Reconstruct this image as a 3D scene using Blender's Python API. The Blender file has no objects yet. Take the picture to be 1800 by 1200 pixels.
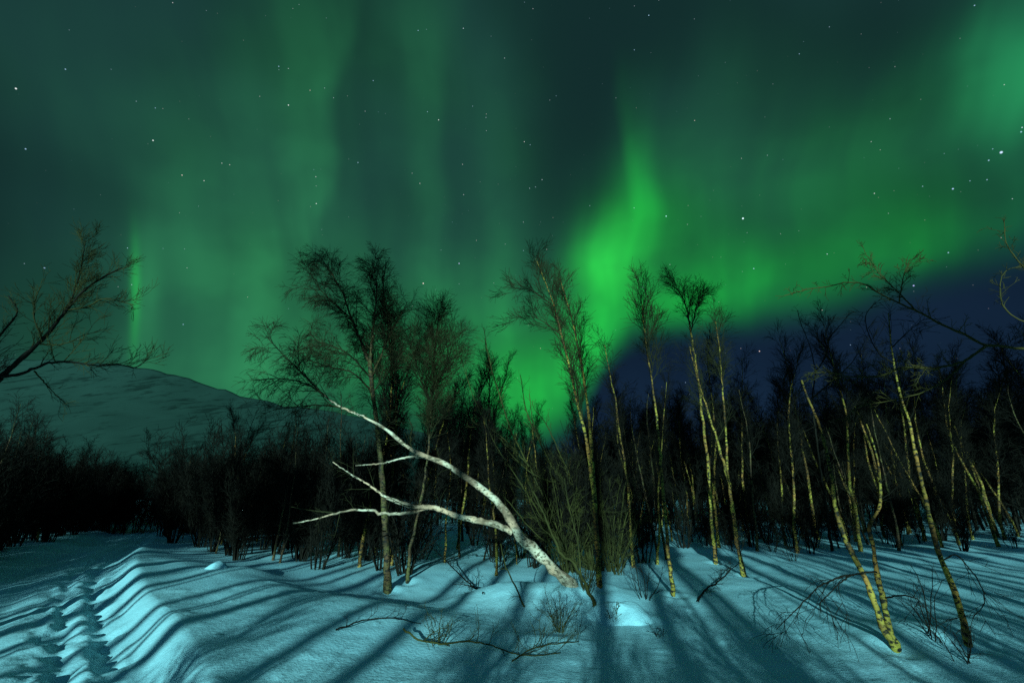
import bpy, math
import numpy as np
from mathutils import Vector

# ------------------------------------------------------------------ camera, world, sun, exposure
scene = bpy.context.scene
COL = scene.collection
R_ = math.radians
F, PITCH, EYE = 800.0, R_(19.0), 1.6           # focal length in photo pixels, tilt up, eye height
cp, sp = math.cos(PITCH), math.sin(PITCH)

cam_d = bpy.data.cameras.new("camera")
cam_d.sensor_width = 36.0
cam_d.lens = 16.0
cam_d.clip_start = 0.05
cam_d.clip_end = 9000.0
cam = bpy.data.objects.new("camera", cam_d)
cam.location = (0, 0, EYE)
cam.rotation_euler = (R_(90) + PITCH, 0, 0)
COL.objects.link(cam)
scene.camera = cam

EXPOSURE = 1.0
scene.view_settings.view_transform = 'Standard'
scene.view_settings.look = 'None'
scene.view_settings.exposure = EXPOSURE
scene.view_settings.gamma = 1.0
scene.cycles.use_denoising = False
scene.cycles.max_bounces = 5
scene.cycles.diffuse_bounces = 3
scene.cycles.sample_clamp_indirect = 3.0
scene.cycles.sample_clamp_direct = 4.0

SUN_AZ, SUN_EL = R_(10.5), R_(11.5)            # light travels towards +Y, slightly to the right
sun_d = bpy.data.lights.new("sun", 'SUN')
sun_d.energy = 2.8
sun_d.angle = R_(0.32)
sun_d.color = (0.48, 0.93, 0.96)
sun = bpy.data.objects.new("sun", sun_d)
sun_dir = Vector((math.sin(SUN_AZ) * math.cos(SUN_EL), math.cos(SUN_AZ) * math.cos(SUN_EL), -math.sin(SUN_EL)))
sun.rotation_euler = sun_dir.to_track_quat('-Z', 'Y').to_euler()
sun.location = (-4, -25, 9)
COL.objects.link(sun)


def pix_dir(u, v):
    """A direction in the world, from the photograph's 1800x1200 pixel grid."""
    a, b = (u - 900.0) / F, (600.0 - v) / F
    return np.array([a, cp - b * sp, sp + b * cp])


def sky_xy(u, v):
    d = pix_dir(u, v)
    d = d / np.linalg.norm(d)
    f = d[1] * cp + d[2] * sp
    up = -d[1] * sp + d[2] * cp
    return np.array([2 * d[0] / (1 + f), 2 * up / (1 + f)])


def lin(rgb):
    out = []
    for c in rgb:
        c /= 255.0
        out.append(c / 12.92 if c <= 0.04045 else ((c + 0.055) / 1.055) ** 2.4)
    return np.array(out)


# --- the aurora sky, laid out over the celestial sphere
world = bpy.data.worlds.new("World")
scene.world = world
world.use_nodes = True
wn, wl = world.node_tree.nodes, world.node_tree.links
wn.clear()


def wnode(kind, **kw):
    n = wn.new(kind)
    for k, val in kw.items():
        setattr(n, k, val)
    return n


def wmath(op, a, b=None, c=None, clamp=False):
    n = wnode('ShaderNodeMath', operation=op, use_clamp=clamp)
    for i, x in enumerate((a, b, c)):
        if x is None:
            continue
        if isinstance(x, (int, float)):
            n.inputs[i].default_value = x
        else:
            wl.new(x, n.inputs[i])
    return n.outputs[0]


def wvec(op, a, b=None, c=None):
    n = wnode('ShaderNodeVectorMath', operation=op)
    for i, x in enumerate((a, b, c)):
        if x is None:
            continue
        if isinstance(x, (tuple, list, np.ndarray)):
            n.inputs[i].default_value = tuple(float(q) for q in x)
        else:
            wl.new(x, n.inputs[i])
    return n.outputs['Value'] if op in ('DOT_PRODUCT', 'LENGTH', 'DISTANCE') else n.outputs['Vector']


def wsmooth(x, lo, hi, a=0.0, b=1.0):
    n = wnode('ShaderNodeMapRange', interpolation_type='SMOOTHSTEP')
    wl.new(x, n.inputs['Value'])
    for k, val in zip(('From Min', 'From Max', 'To Min', 'To Max'), (lo, hi, a, b)):
        n.inputs[k].default_value = val
    return n.outputs['Result']


tc = wnode('ShaderNodeTexCoord')
D = wvec('NORMALIZE', tc.outputs['Generated'])
dr = wvec('DOT_PRODUCT', D, (1, 0, 0))
du = wvec('DOT_PRODUCT', D, (0, -sp, cp))
df = wvec('DOT_PRODUCT', D, (0, cp, sp))
den = wmath('DIVIDE', 2.0, wmath('MAXIMUM', wmath('ADD', df, 1.0), 0.05))
sx = wmath('MULTIPLY', dr, den)
sy = wmath('MULTIPLY', du, den)
cmb = wnode('ShaderNodeCombineXYZ')
wl.new(sx, cmb.inputs[0])
wl.new(sy, cmb.inputs[1])
P0 = cmb.outputs[0]
warp = wnode('ShaderNodeTexNoise', noise_dimensions='2D')
warp.inputs['Scale'].default_value = 4.5
warp.inputs['Detail'].default_value = 1.0
wl.new(P0, warp.inputs['Vector'])
P1 = wvec('MULTIPLY_ADD', wvec('SUBTRACT', warp.outputs['Color'], (0.5, 0.5, 0.5)), (0.055, 0.03, 0.0), P0)

EXG = 2.0 ** EXPOSURE
acc = None


def blob(u, v, ru, rv, rgb, rot=0.0, gain=1.0, steady=False):
    """One soft patch of auroral light (photo pixels, sRGB light it adds)."""
    global acc
    c = sky_xy(u, v)
    s1 = np.linalg.norm(sky_xy(u + ru / 2, v) - sky_xy(u - ru / 2, v))
    s2 = np.linalg.norm(sky_xy(u, v + rv / 2) - sky_xy(u, v - rv / 2))
    m = wnode('ShaderNodeMapping', vector_type='TEXTURE')
    wl.new(P0 if steady else P1, m.inputs['Vector'])
    m.inputs['Location'].default_value = (c[0], c[1], 0)
    m.inputs['Rotation'].default_value = (0, 0, R_(rot))
    m.inputs['Scale'].default_value = (s1, s2, 1)
    r2 = wvec('DOT_PRODUCT', m.outputs[0], m.outputs[0])
    g = wmath('POWER', 0.36788, r2)
    k = wnode('ShaderNodeCombineXYZ')
    for i in range(3):
        wl.new(g, k.inputs[i])
    colr = np.array(rgb, float) * gain / EXG
    if acc is None:
        acc = wvec('MULTIPLY', k.outputs[0], colr)
    else:
        acc = wvec('MULTIPLY_ADD', k.outputs[0], colr, acc)


G1 = np.array([0.010, 0.53, 0.040])
G3 = np.array([0.014, 0.34, 0.095])      # strong green
G2 = np.array([0.011, 0.108, 0.032])      # faint veil, slightly grey green
# veils on the left and centre (centre, half sizes, colour, rotation anticlockwise)
blob(520, 60, 70, 330, G2, 6, 0.16)
blob(540, 300, 60, 210, G2, 8, 0.14)
blob(440, 400, 200, 230, G2, 0, 0.48)
blob(330, 430, 60, 150, G2, 12, 0.25)
blob(500, 560, 160, 150, G2, 0, 0.80)
blob(430, 660, 190, 70, G2, 0, 0.55)
blob(700, 90, 110, 190, G2, 0, 0.40)
blob(760, 420, 50, 260, G2, 0, 0.25)
blob(880, 330, 70, 240, G2, 0, 0.28)
blob(860, 560, 200, 130, G2, 0, 0.55)
blob(150, 600, 200, 140, G2, 0, 0.30)
blob(238, 520, 9, 85, G1, -2, 0.30, True)
blob(256, 540, 26, 110, G2, -2, 0.75, True)
blob(100, 160, 160, 160, G2, 0, 0.10)
# the bright knot, its tail upward, and the glow at the foot
blob(1078, 450, 58, 64, G1 * np.array([1.6, 1.0, 0.9]), -8, 0.95)
blob(1124, 370, 36, 90, G1, 6, 0.30)
blob(1150, 440, 150, 140, G1, 0, 0.13)
blob(1045, 590, 50, 75, G1, 0, 0.70)
blob(935, 690, 75, 75, G1, 0, 0.62)
blob(900, 620, 150, 130, G1, 0, 0.14)
blob(720, 660, 200, 110, G1, 0, 0.13)
# the arc running to the right
blob(1160, 545, 100, 42, G1, 0, 0.55)
blob(1310, 500, 95, 60, G1, 0, 0.31)
blob(1335, 495, 26, 42, G1, 20, 0.12)
blob(1440, 475, 190, 70, G1, 10, 0.12)
blob(1610, 430, 220, 65, G1, 16, 0.15)
blob(1480, 330, 230, 140, G1, 15, 0.10)
blob(1800, 110, 120, 130, G3, 10, 0.50)
blob(1650, 210, 220, 100, G2, 25, 0.22)
blob(1960, 300, 180, 240, G3, 0, 0.22)
blob(1300, 250, 130, 160, G2, 10, 0.30)



def curtain(edge, width, side, rgb, soft, v_lo, v_hi):
    """A fold of the aurora: crisp along its edge line, fading away to one side (-1 left, +1 right)."""
    global acc
    e = [sky_xy(*q) for q in edge]
    e.sort(key=lambda q: q[1])
    a0, a1 = e[0][1], e[-1][1]
    b0, b1 = min(q[0] for q in e) - 0.05, max(q[0] for q in e) + 0.05
    fcn = wnode('ShaderNodeFloatCurve')
    c = fcn.mapping.curves[0]
    while len(c.points) < len(e):
        c.points.new(0.5, 0.5)
    for pnt, q in zip(c.points, e):
        pnt.location = ((q[1] - a0) / (a1 - a0), (q[0] - b0) / (b1 - b0))
        pnt.handle_type = 'AUTO'
    fcn.mapping.update()
    sp_ = wnode('ShaderNodeSeparateXYZ')
    wl.new(P1, sp_.inputs[0])
    wl.new(wmath('DIVIDE', wmath('SUBTRACT', sp_.outputs[1], float(a0)), float(a1 - a0), clamp=True), fcn.inputs['Value'])
    line = wmath('MULTIPLY_ADD', fcn.outputs[0], float(b1 - b0), float(b0))
    d = wmath('MULTIPLY', wmath('SUBTRACT', sp_.outputs[0], line), float(side))      # positive on the glowing side
    rise = wsmooth(d, -soft, soft)
    fall = wmath('POWER', 0.36788, wmath('MAXIMUM', wmath('DIVIDE', d, width), 0.0))
    y_lo, y_hi = sky_xy(900, v_hi)[1], sky_xy(900, v_lo)[1]
    vert = wmath('MULTIPLY', wsmooth(sp_.outputs[1], y_lo, y_lo + 0.3), wsmooth(sp_.outputs[1], y_hi - 0.3, y_hi, 1.0, 0.0))
    g = wmath('MULTIPLY', wmath('MULTIPLY', rise, fall), vert)
    k = wnode('ShaderNodeCombineXYZ')
    for i in range(3):
        wl.new(g, k.inputs[i])
    acc = wvec('MULTIPLY_ADD', k.outputs[0], np.array(rgb) / EXG, acc)


curtain([(660, -120), (622, 0), (592, 120), (580, 200), (590, 290), (584, 350), (560, 415), (525, 480), (500, 560)], 0.13, -1, G2 * 0.42, 0.022, -160, 640)
curtain([(850, -60), (800, 40), (768, 130), (760, 230), (772, 330), (770, 430), (760, 520)], 0.10, -1, G2 * 0.22, 0.03, -100, 640)
curtain([(1068, 60), (1080, 150), (1094, 215), (1108, 280), (1112, 330), (1100, 400)], 0.07, 1, G1 * 0.16, 0.02, 60, 560)

# rays: slow brightness waves across the veils, drawn out upwards
mp = wnode('ShaderNodeMapping')
mp.inputs['Scale'].default_value = (9.0, 0.8, 1.0)
mp.inputs['Rotation'].default_value = (0, 0, R_(-4))
wl.new(P1, mp.inputs['Vector'])
ray = wnode('ShaderNodeTexNoise', noise_dimensions='2D')
ray.inputs['Scale'].default_value = 1.0
ray.inputs['Detail'].default_value = 2.5
wl.new(mp.outputs[0], ray.inputs['Vector'])
rayf = wsmooth(ray.outputs[0], 0.25, 0.75, 0.74, 1.26)

# the sharp lower hem of the arc on the right, clear navy sky under it
hem_px = [(500, 1000), (940, 790), (1010, 735), (1045, 680), (1075, 625), (1120, 590), (1200, 575), (1280, 572), (1400, 568), (1500, 550),
          (1600, 517), (1700, 480), (1800, 440), (2000, 380)]
hem = [sky_xy(*q) for q in hem_px]
x0, x1, y0, y1 = hem[0][0], hem[-1][0], -1.0, 0.6
fc = wnode('ShaderNodeFloatCurve')
cv = fc.mapping.curves[0]
pts = [((q[0] - x0) / (x1 - x0), (q[1] - y0) / (y1 - y0)) for q in hem]
while len(cv.points) < len(pts):
    cv.points.new(0.5, 0.5)
for pnt, q in zip(cv.points, pts):
    pnt.location = (min(max(q[0], 0), 1), q[1])
    pnt.handle_type = 'AUTO_CLAMPED'
fc.mapping.update()
sep = wnode('ShaderNodeSeparateXYZ')
wl.new(P1, sep.inputs[0])
tx = wmath('DIVIDE', wmath('SUBTRACT', sep.outputs[0], float(x0)), float(x1 - x0), clamp=True)
wl.new(tx, fc.inputs['Value'])
hy = wmath('MULTIPLY_ADD', fc.outputs[0], y1 - y0, y0)
over = wmath('SUBTRACT', sep.outputs[1], hy)
mask = wsmooth(over, -0.055, 0.075)
aur = wvec('SCALE', acc)
cl = wnode('ShaderNodeTexNoise', noise_dimensions='2D')
cl.inputs['Scale'].default_value = 5.5
cl.inputs['Detail'].default_value = 3.0
wl.new(P1, cl.inputs['Vector'])
broken = wsmooth(cl.outputs[0], 0.32, 0.68, 0.82, 1.15)
wl.new(wmath('MULTIPLY', wmath('MULTIPLY', mask, rayf), broken), aur.node.inputs['Scale'])

# base: teal night sky above, navy below the hem, blue dark behind the viewer
base_hi = tuple(lin((22, 51, 51)) / EXG)
base_lo = tuple(lin((17, 34, 54)) / EXG)
base_bk = tuple(lin((38, 86, 112)) / EXG)
mix1 = wnode('ShaderNodeMix', data_type='RGBA')
wl.new(wsmooth(over, -0.06, 0.16), mix1.inputs['Factor'])
mix1.inputs['A'].default_value = (*base_lo, 1)
mix1.inputs['B'].default_value = (*base_hi, 1)
mott = wnode('ShaderNodeTexNoise', noise_dimensions='2D')
mott.inputs['Scale'].default_value = 2.2
mott.inputs['Detail'].default_value = 2.0
wl.new(P0, mott.inputs['Vector'])
b1 = wvec('SCALE', mix1.outputs['Result'])
wl.new(wsmooth(mott.outputs[0], 0.3, 0.7, 0.78, 1.22), b1.node.inputs['Scale'])
mix2 = wnode('ShaderNodeMix', data_type='RGBA')
wl.new(wsmooth(df, -0.25, 0.45), mix2.inputs['Factor'])
mix2.inputs['A'].default_value = (*base_bk, 1)
wl.new(b1, mix2.inputs['B'])
total = wvec('ADD', mix2.outputs['Result'], aur)

# faint stars strewn over the sky, and the brighter ones where they stand
vor = wnode('ShaderNodeTexVoronoi')
vor.inputs['Scale'].default_value = 80.0
wl.new(D, vor.inputs['Vector'])
star = wsmooth(vor.outputs['Distance'], 0.022, 0.074, 1.0, 0.0)
sc_ = wnode('ShaderNodeSeparateColor')
wl.new(vor.outputs['Color'], sc_.inputs[0])
bright = wmath('MULTIPLY', wmath('POWER', sc_.outputs[0], 6.0), 0.60)
bright = wmath('MULTIPLY', bright, wsmooth(wvec('DOT_PRODUCT', D, (0, 0, 1)), 0.10, 0.45))
tint = wnode('ShaderNodeMix', data_type='RGBA')
wl.new(sc_.outputs[1], tint.inputs['Factor'])
tint.inputs['A'].default_value = (0.45, 0.75, 1.0, 1)
tint.inputs['B'].default_value = (1.0, 0.85, 0.8, 1)
st = wvec('SCALE', tint.outputs['Result'])
wl.new(wmath('MULTIPLY', star, bright), st.node.inputs['Scale'])
total = wvec('ADD', total, st)
BL, WH, RD = (0.45, 0.7, 1.0), (0.95, 1.0, 1.0), (1.0, 0.75, 0.7)
for u, v, r, b, c in [(28, 156, 1.5, 1.0, WH), (45, 262, 1.3, .7, BL), (115, 122, 1.2, .6, BL), (269, 247, 1.4, .9, WH), (320, 308, 1.2, .8, RD),
                      (507, 185, 1.3, .9, WH), (545, 159, 1.0, .6, RD), (771, 211, 1.2, .8, WH), (735, 54, 1.1, .6, BL), (744, 498, 1.7, 1.2, RD),
                      (807, 463, 1.5, 1.1, (.6, .6, 1)), (1171, 380, 1.6, 1.0, (.5, .95, 1)), (1306, 384, 2.2, 1.4, (.7, .9, 1)), (1335, 617, 1.4, 1.0, RD),
                      (1760, 268, 2.3, 1.2, (.6, .7, 1)), (1738, 282, 1.3, .7, BL), (1745, 262, 1.0, .5, BL), (1735, 316, 1.1, .6, BL),
                      (1705, 318, 1.0, .5, BL), (1675, 332, 1.6, 1.0, (.45, .6, 1)), (1606, 502, 1.6, 1.0, (.5, .5, 1)), (1537, 340, 1.1, .7, WH),
                      (1221, 212, 1.1, .6, RD), (1130, 505, 1.4, .9, BL), (1325, 472, 1.3, .9, BL), (556, 358, 1.3, .8, WH), (322, 570, 1.2, .6, BL),
                      (490, 117, 1.2, .6, BL), (273, 190, 1.0, .5, BL), (1713, 10, 1.1, .6, BL), (78, 471, 1.4, .8, BL), (1667, 444, 1.3, .7, BL),
                      (1205, 672, 1.0, .6, BL), (1495, 606, 1.1, .5, BL), (656, 142, 1.1, .6, BL), (950, 612, 1.0, .7, RD), (390, 287, 1.0, .6, WH),
                      (1795, 232, 1.3, .7, BL), (1405, 95, 1.0, .5, BL), (1115, 88, 1.1, .5, BL)]:
    d = pix_dir(u, v)
    d = d / np.linalg.norm(d)
    dist = wvec('DISTANCE', D, d)
    q = wsmooth(dist, r * 0.0003, r * 0.00095, 1.0, 0.0)
    k = wnode('ShaderNodeCombineXYZ')
    for i in range(3):
        wl.new(q, k.inputs[i])
    total = wvec('MULTIPLY_ADD', k.outputs[0], tuple(x * b / EXG for x in c), total)
bg = wnode('ShaderNodeBackground')
wl.new(total, bg.inputs['Color'])
bg.inputs['Strength'].default_value = 1.0
wo = wnode('ShaderNodeOutputWorld')
wl.new(bg.outputs[0], wo.inputs['Surface'])

# ------------------------------------------------------------------ materials
def new_mat(name):
    m = bpy.data.materials.new(name)
    m.use_nodes = True
    return m, m.node_tree.nodes, m.node_tree.links, m.node_tree.nodes['Principled BSDF']


def tex_noise(n, l, scale, detail=3.0, vec=None, rough=0.5):
    t = n.new('ShaderNodeTexNoise')
    t.inputs['Scale'].default_value = scale
    t.inputs['Detail'].default_value = detail
    t.inputs['Roughness'].default_value = rough
    if vec is not None:
        l.new(vec, t.inputs['Vector'])
    return t.outputs[0]


def ramp(n, l, fac, stops):
    r = n.new('ShaderNodeValToRGB')
    el = r.color_ramp.elements
    el[0].position, el[0].color = stops[0][0], (*stops[0][1], 1)
    el[1].position, el[1].color = stops[-1][0], (*stops[-1][1], 1)
    for p, c in stops[1:-1]:
        e = el.new(p)
        e.color = (*c, 1)
    l.new(fac, r.inputs[0])
    return r.outputs[0]


def mapped(n, l, scale, coord='Object'):
    t = n.new('ShaderNodeTexCoord')
    m = n.new('ShaderNodeMapping')
    m.inputs['Scale'].default_value = scale
    l.new(t.outputs[coord], m.inputs['Vector'])
    return m.outputs[0]


def snow_material():
    m, n, l, p = new_mat("snow")
    v = mapped(n, l, (1, 1, 1))
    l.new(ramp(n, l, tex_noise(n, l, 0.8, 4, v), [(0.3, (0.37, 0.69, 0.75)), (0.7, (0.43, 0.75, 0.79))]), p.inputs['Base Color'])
    p.inputs['Roughness'].default_value = 0.55
    p.inputs['Specular IOR Level'].default_value = 0.25
    b1 = n.new('ShaderNodeBump')
    b1.inputs['Strength'].default_value = 0.55
    b1.inputs['Distance'].default_value = 0.02
    l.new(tex_noise(n, l, 26, 4, v, 0.6), b1.inputs['Height'])
    b2 = n.new('ShaderNodeBump')
    b2.inputs['Strength'].default_value = 0.3
    b2.inputs['Distance'].default_value = 0.004
    l.new(tex_noise(n, l, 160, 2, v, 0.6), b2.inputs['Height'])
    l.new(b1.outputs[0], b2.inputs['Normal'])
    l.new(b2.outputs[0], p.inputs['Normal'])
    return m


def bark_material(name, pale, warm, mark, mark_lo=0.40, mark_hi=0.50):
    """Birch bark: pale skin, warm peeling patches, dark cross marks, shadow dapple painted into wear and marks."""
    m, n, l, p = new_mat(name)
    oi = n.new('ShaderNodeObjectInfo')
    vv = mapped(n, l, (1, 1, 1))
    add = n.new('ShaderNodeVectorMath')
    l.new(vv, add.inputs[0])
    sc = n.new('ShaderNodeVectorMath')
    sc.operation = 'SCALE'
    sc.inputs[0].default_value = (37, 51, 23)
    l.new(oi.outputs['Random'], sc.inputs['Scale'])
    l.new(sc.outputs[0], add.inputs[1])
    a = add.outputs[0]
    patch = ramp(n, l, tex_noise(n, l, 3.2, 3, a), [(0.42, pale), (0.60, warm)])
    worn_dapple = n.new('ShaderNodeMix')  # coarse dark patches: twig shadow dapple painted in, together with bark wear
    worn_dapple.data_type = 'RGBA'
    l.new(ramp(n, l, tex_noise(n, l, 1.7, 4, a, 0.7), [(0.45, (0, 0, 0)), (0.62, (1, 1, 1))]), worn_dapple.inputs['Factor'])
    l.new(patch, worn_dapple.inputs['A'])
    worn_dapple.inputs['B'].default_value = (*[0.45 * (0.6 * x + 0.4 * y) for x, y in zip(warm, mark)], 1)
    patch = worn_dapple.outputs['Result']
    st = n.new('ShaderNodeMapping')
    st.inputs['Scale'].default_value = (15.0, 15.0, 27.0)
    l.new(a, st.inputs['Vector'])
    marks = tex_noise(n, l, 1.0, 4, st.outputs[0], 0.65)
    mk = ramp(n, l, marks, [(mark_lo, (1, 1, 1)), (mark_hi, (0, 0, 0))])
    mx = n.new('ShaderNodeMix')
    mx.data_type = 'RGBA'
    l.new(mk, mx.inputs['Factor'])
    l.new(patch, mx.inputs['A'])
    mx.inputs['B'].default_value = (*mark, 1)
    l.new(mx.outputs['Result'], p.inputs['Base Color'])
    p.inputs['Roughness'].default_value = 0.75
    p.inputs['Specular IOR Level'].default_value = 0.2
    b = n.new('ShaderNodeBump')
    b.inputs['Strength'].default_value = 0.6
    b.inputs['Distance'].default_value = 0.012
    l.new(marks, b.inputs['Height'])
    l.new(b.outputs[0], p.inputs['Normal'])
    return m


def twig_material(name, c1, c2, scale=2.5):
    m, n, l, p = new_mat(name)
    v = mapped(n, l, (1, 1, 1))
    l.new(ramp(n, l, tex_noise(n, l, scale, 3, v), [(0.35, c1), (0.65, c2)]), p.inputs['Base Color'])
    p.inputs['Roughness'].default_value = 0.8
    p.inputs['Specular IOR Level'].default_value = 0.15
    return m


M_SNOW = snow_material()
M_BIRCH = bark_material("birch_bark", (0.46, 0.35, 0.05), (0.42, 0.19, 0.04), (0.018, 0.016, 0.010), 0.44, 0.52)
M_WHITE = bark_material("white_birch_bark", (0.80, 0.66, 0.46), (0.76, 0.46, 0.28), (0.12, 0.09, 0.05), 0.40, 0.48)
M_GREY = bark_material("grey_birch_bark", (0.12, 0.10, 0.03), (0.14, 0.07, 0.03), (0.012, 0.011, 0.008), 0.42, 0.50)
M_TWIG = twig_material("birch_twig", (0.020, 0.020, 0.007), (0.034, 0.030, 0.009))
M_DARK = twig_material("dark_twig", (0.007, 0.006, 0.0035), (0.013, 0.010, 0.005))
M_OLIVE = twig_material("willow_bark", (0.030, 0.029, 0.008), (0.066, 0.060, 0.014), 1.6)
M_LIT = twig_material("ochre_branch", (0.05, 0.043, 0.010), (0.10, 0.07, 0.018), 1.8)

# ------------------------------------------------------------------ helpers
def rng_noise(seed):
    r = np.random.default_rng(seed)
    return r.random((256, 256))


_T = rng_noise(5)


def vnoise(x, y):
    xi, yi = np.floor(x).astype(int), np.floor(y).astype(int)
    fx, fy = x - xi, y - yi
    fx, fy = fx * fx * (3 - 2 * fx), fy * fy * (3 - 2 * fy)
    a = _T[xi % 256, yi % 256]
    b = _T[(xi + 1) % 256, yi % 256]
    c = _T[xi % 256, (yi + 1) % 256]
    d = _T[(xi + 1) % 256, (yi + 1) % 256]
    return (a * (1 - fx) + b * fx) * (1 - fy) + (c * (1 - fx) + d * fx) * fy - 0.5


def sstep(x, a, b):
    t = np.clip((x - a) / (b - a), 0, 1)
    return t * t * (3 - 2 * t)


PATH_P = np.array([-6.3, 5.0])
PATH_D = np.array([-0.555, 0.832])
CREST = np.array([(-20, 24), (-12, 15.2), (-8.2, 11.6), (-5.6, 9.6), (-3.4, 8.3), (-1.9, 7.0), (-0.6, 6.2), (0.8, 5.2)], float)


def path_coords(x, y):
    dx, dy = x - PATH_P[0], y - PATH_P[1]
    along = dx * PATH_D[0] + dy * PATH_D[1]
    across = dx * PATH_D[1] - dy * PATH_D[0]        # positive to the right of the path
    return along, across


def crest_dist(x, y):
    """Signed distance to the crest of the snow bank (positive on its far side) and how far along."""
    best = np.full(np.shape(x), 1e9)
    sgn = np.zeros(np.shape(x))
    par = np.zeros(np.shape(x))
    for i in range(len(CREST) - 1):
        a, b = CREST[i], CREST[i + 1]
        ab = b - a
        t = np.clip(((x - a[0]) * ab[0] + (y - a[1]) * ab[1]) / (ab @ ab), 0, 1)
        px, py = a[0] + t * ab[0], a[1] + t * ab[1]
        d = np.hypot(x - px, y - py)
        s = np.sign(-(ab[1] * (x - px) - ab[0] * (y - py)))
        m = d < best
        best = np.where(m, d, best)
        sgn = np.where(m, s, sgn)
        par = np.where(m, i + t, par)
    return best * sgn, par


WELLS = []                                         # hollows melted round the nearest stems


def ground(x, y):
    x, y = np.asarray(x, float), np.asarray(y, float)
    along, ac = path_coords(x, y)
    h = 0.16 * vnoise(x * 0.23 + 9, y * 0.23) + 0.05 * vnoise(x * 0.9 + 3, y * 0.9) + 0.012 * vnoise(x * 3.1, y * 3.1)
    r = np.hypot(x, y)
    h = h * sstep(r, 0.5, 4.0)
    # the bank right of the path, long near side, short far side
    cd, par = crest_dist(x, y)
    hgt = 0.30 * sstep(par, 0.0, 2.0) * (1 - 0.9 * sstep(par, 4.6, 7.0))
    prof = np.where(cd > 0, np.exp(-(cd / 1.15) ** 2), np.exp(-(cd / 2.1) ** 2))
    h = h + hgt * prof
    h = h - 0.16 * np.exp(-((x + 1.6) ** 2 / 9.0 + (y - 9.6) ** 2 / 2.2))
    # the trodden path: sunk bed, two ski-scooter ruts, churned snow on its right side
    raw = ac
    ac = ac - 1.4 * (1 - sstep(along, -4.0, 9.0))        # its right edge swings out near the viewer
    w = 1.05 + 0.15 * vnoise(along * 0.4, along * 0 + 2)
    bed = (1 - sstep(ac, w + 0.05, w + 0.5)) * sstep(raw, -1.6, -0.7)
    fade = 1 - sstep(along, 38, 60)
    h = h - 0.22 * bed * fade
    lip = np.exp(-((ac - w - 0.45) / 0.30) ** 2) * (0.7 + 1.2 * vnoise(along * 1.3, ac * 0.7))
    h = h + 0.06 * lip * fade
    churn = sstep(ac, -0.1, 0.4) * (1 - sstep(ac, 0.95, 1.35)) * sstep(along, -4, 0) * (1 - sstep(along, 9, 16))
    h = h + churn * (0.085 * vnoise(x * 4.2, y * 4.2 + 7) + 0.06 * vnoise(x * 9.0, y * 9.0))
    for c, q, wd in ((0.52, 0.07, 0.12), (0.92, 0.08, 0.12), (-0.2, 0.04, 0.18), (-0.6, 0.04, 0.17)):
        cc = c + 0.08 * vnoise(along * 0.35 + c, along * 0 + c)
        h = h - q * np.exp(-((ac - cc) / wd) ** 2) * fade * sstep(along, -6, -4)
    # drifts: round the fallen trunk and the roots
    for mx, my, mh, ra, rb in ((0.75, 8.6, 0.28, 1.5, 0.8), (-0.2, 9.0, 0.22, 0.9, 0.7), (1.3, 8.9, 0.15, 0.5, 0.45), (5.0, 6.55, 0.10, 0.6, 0.45),
                               (5.9, 6.9, 0.07, 0.8, 0.5), (-5.6, 10.6, 0.10, 0.6, 0.5), (0.4, 6.35, 0.05, 0.7, 0.25)):
        h = h + mh * np.exp(-(((x - mx) / ra) ** 2 + ((y - my) / rb) ** 2))
    # crust, clods fallen from the branches, wind ripples
    near = 1 - sstep(r, 9, 13)
    h = h + near * (0.10 * np.maximum(vnoise(x * 4.3 + 17, y * 4.3 + 5) - 0.33, 0) + 0.008 * vnoise(x * 3.0 + 60, y * 8.5) + 0.006 * vnoise(x * 11, y * 11))
    for wx, wy in WELLS:
        d = np.hypot(x - wx, y - wy)
        h = h - 0.06 * np.exp(-(d / 0.17) ** 2) + 0.016 * np.exp(-((d - 0.34) / 0.15) ** 2)
    # lumpy forest floor
    h = h + 0.14 * sstep(y, 11, 15) * vnoise(x * 0.8 + 31, y * 0.8)
    # clods dropped from the trees, footprints crossing the field
    h = h + 0.035 * np.maximum(vnoise(x * 2.3 + 50, y * 5.0) - 0.36, 0) * 3.0 * sstep(x, -1, 1)
    return h


def gpt(u, v):
    """The ground point a line of sight meets."""
    d = pix_dir(u, v)
    t, prev = 2.0, 2.0
    while t < 120:
        p = d * t
        if EYE + p[2] < float(ground(p[0], p[1])):
            lo, hi = prev, t
            for _ in range(24):
                mid = (lo + hi) / 2
                p = d * mid
                if EYE + p[2] < float(ground(p[0], p[1])):
                    hi = mid
                else:
                    lo = mid
            p = d * hi
            return np.array([p[0], p[1], float(ground(p[0], p[1]))])
        prev = t
        t += 0.05
    p = d * 60
    return np.array([p[0], p[1], float(ground(p[0], p[1]))])


def at(u, v, depth):
    d = pix_dir(u, v)
    p = d * (depth / d[1])
    return np.array([p[0], p[1], EYE + p[2]])


def make_mesh(name, verts, faces, mat, smooth=True, face_mat=None, mats=None):
    me = bpy.data.meshes.new(name)
    verts = np.asarray(verts, np.float32)
    faces = np.asarray(faces, np.int32)
    nf, k = faces.shape
    me.vertices.add(len(verts))
    me.vertices.foreach_set('co', verts.ravel())
    me.loops.add(nf * k)
    me.loops.foreach_set('vertex_index', faces.ravel())
    me.polygons.add(nf)
    me.polygons.foreach_set('loop_start', np.arange(0, nf * k, k, dtype=np.int32))
    me.polygons.foreach_set('use_smooth', np.full(nf, smooth, bool))
    for mm in (mats or [mat]):
        me.materials.append(mm)
    if face_mat is not None:
        me.polygons.foreach_set('material_index', np.asarray(face_mat, np.int32))
    me.update(calc_edges=True)
    me.validate()
    return me


def link(name, me, parent=None):
    o = bpy.data.objects.new(name, me)
    COL.objects.link(o)
    if parent is not None:
        o.parent = parent
    return o


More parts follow.
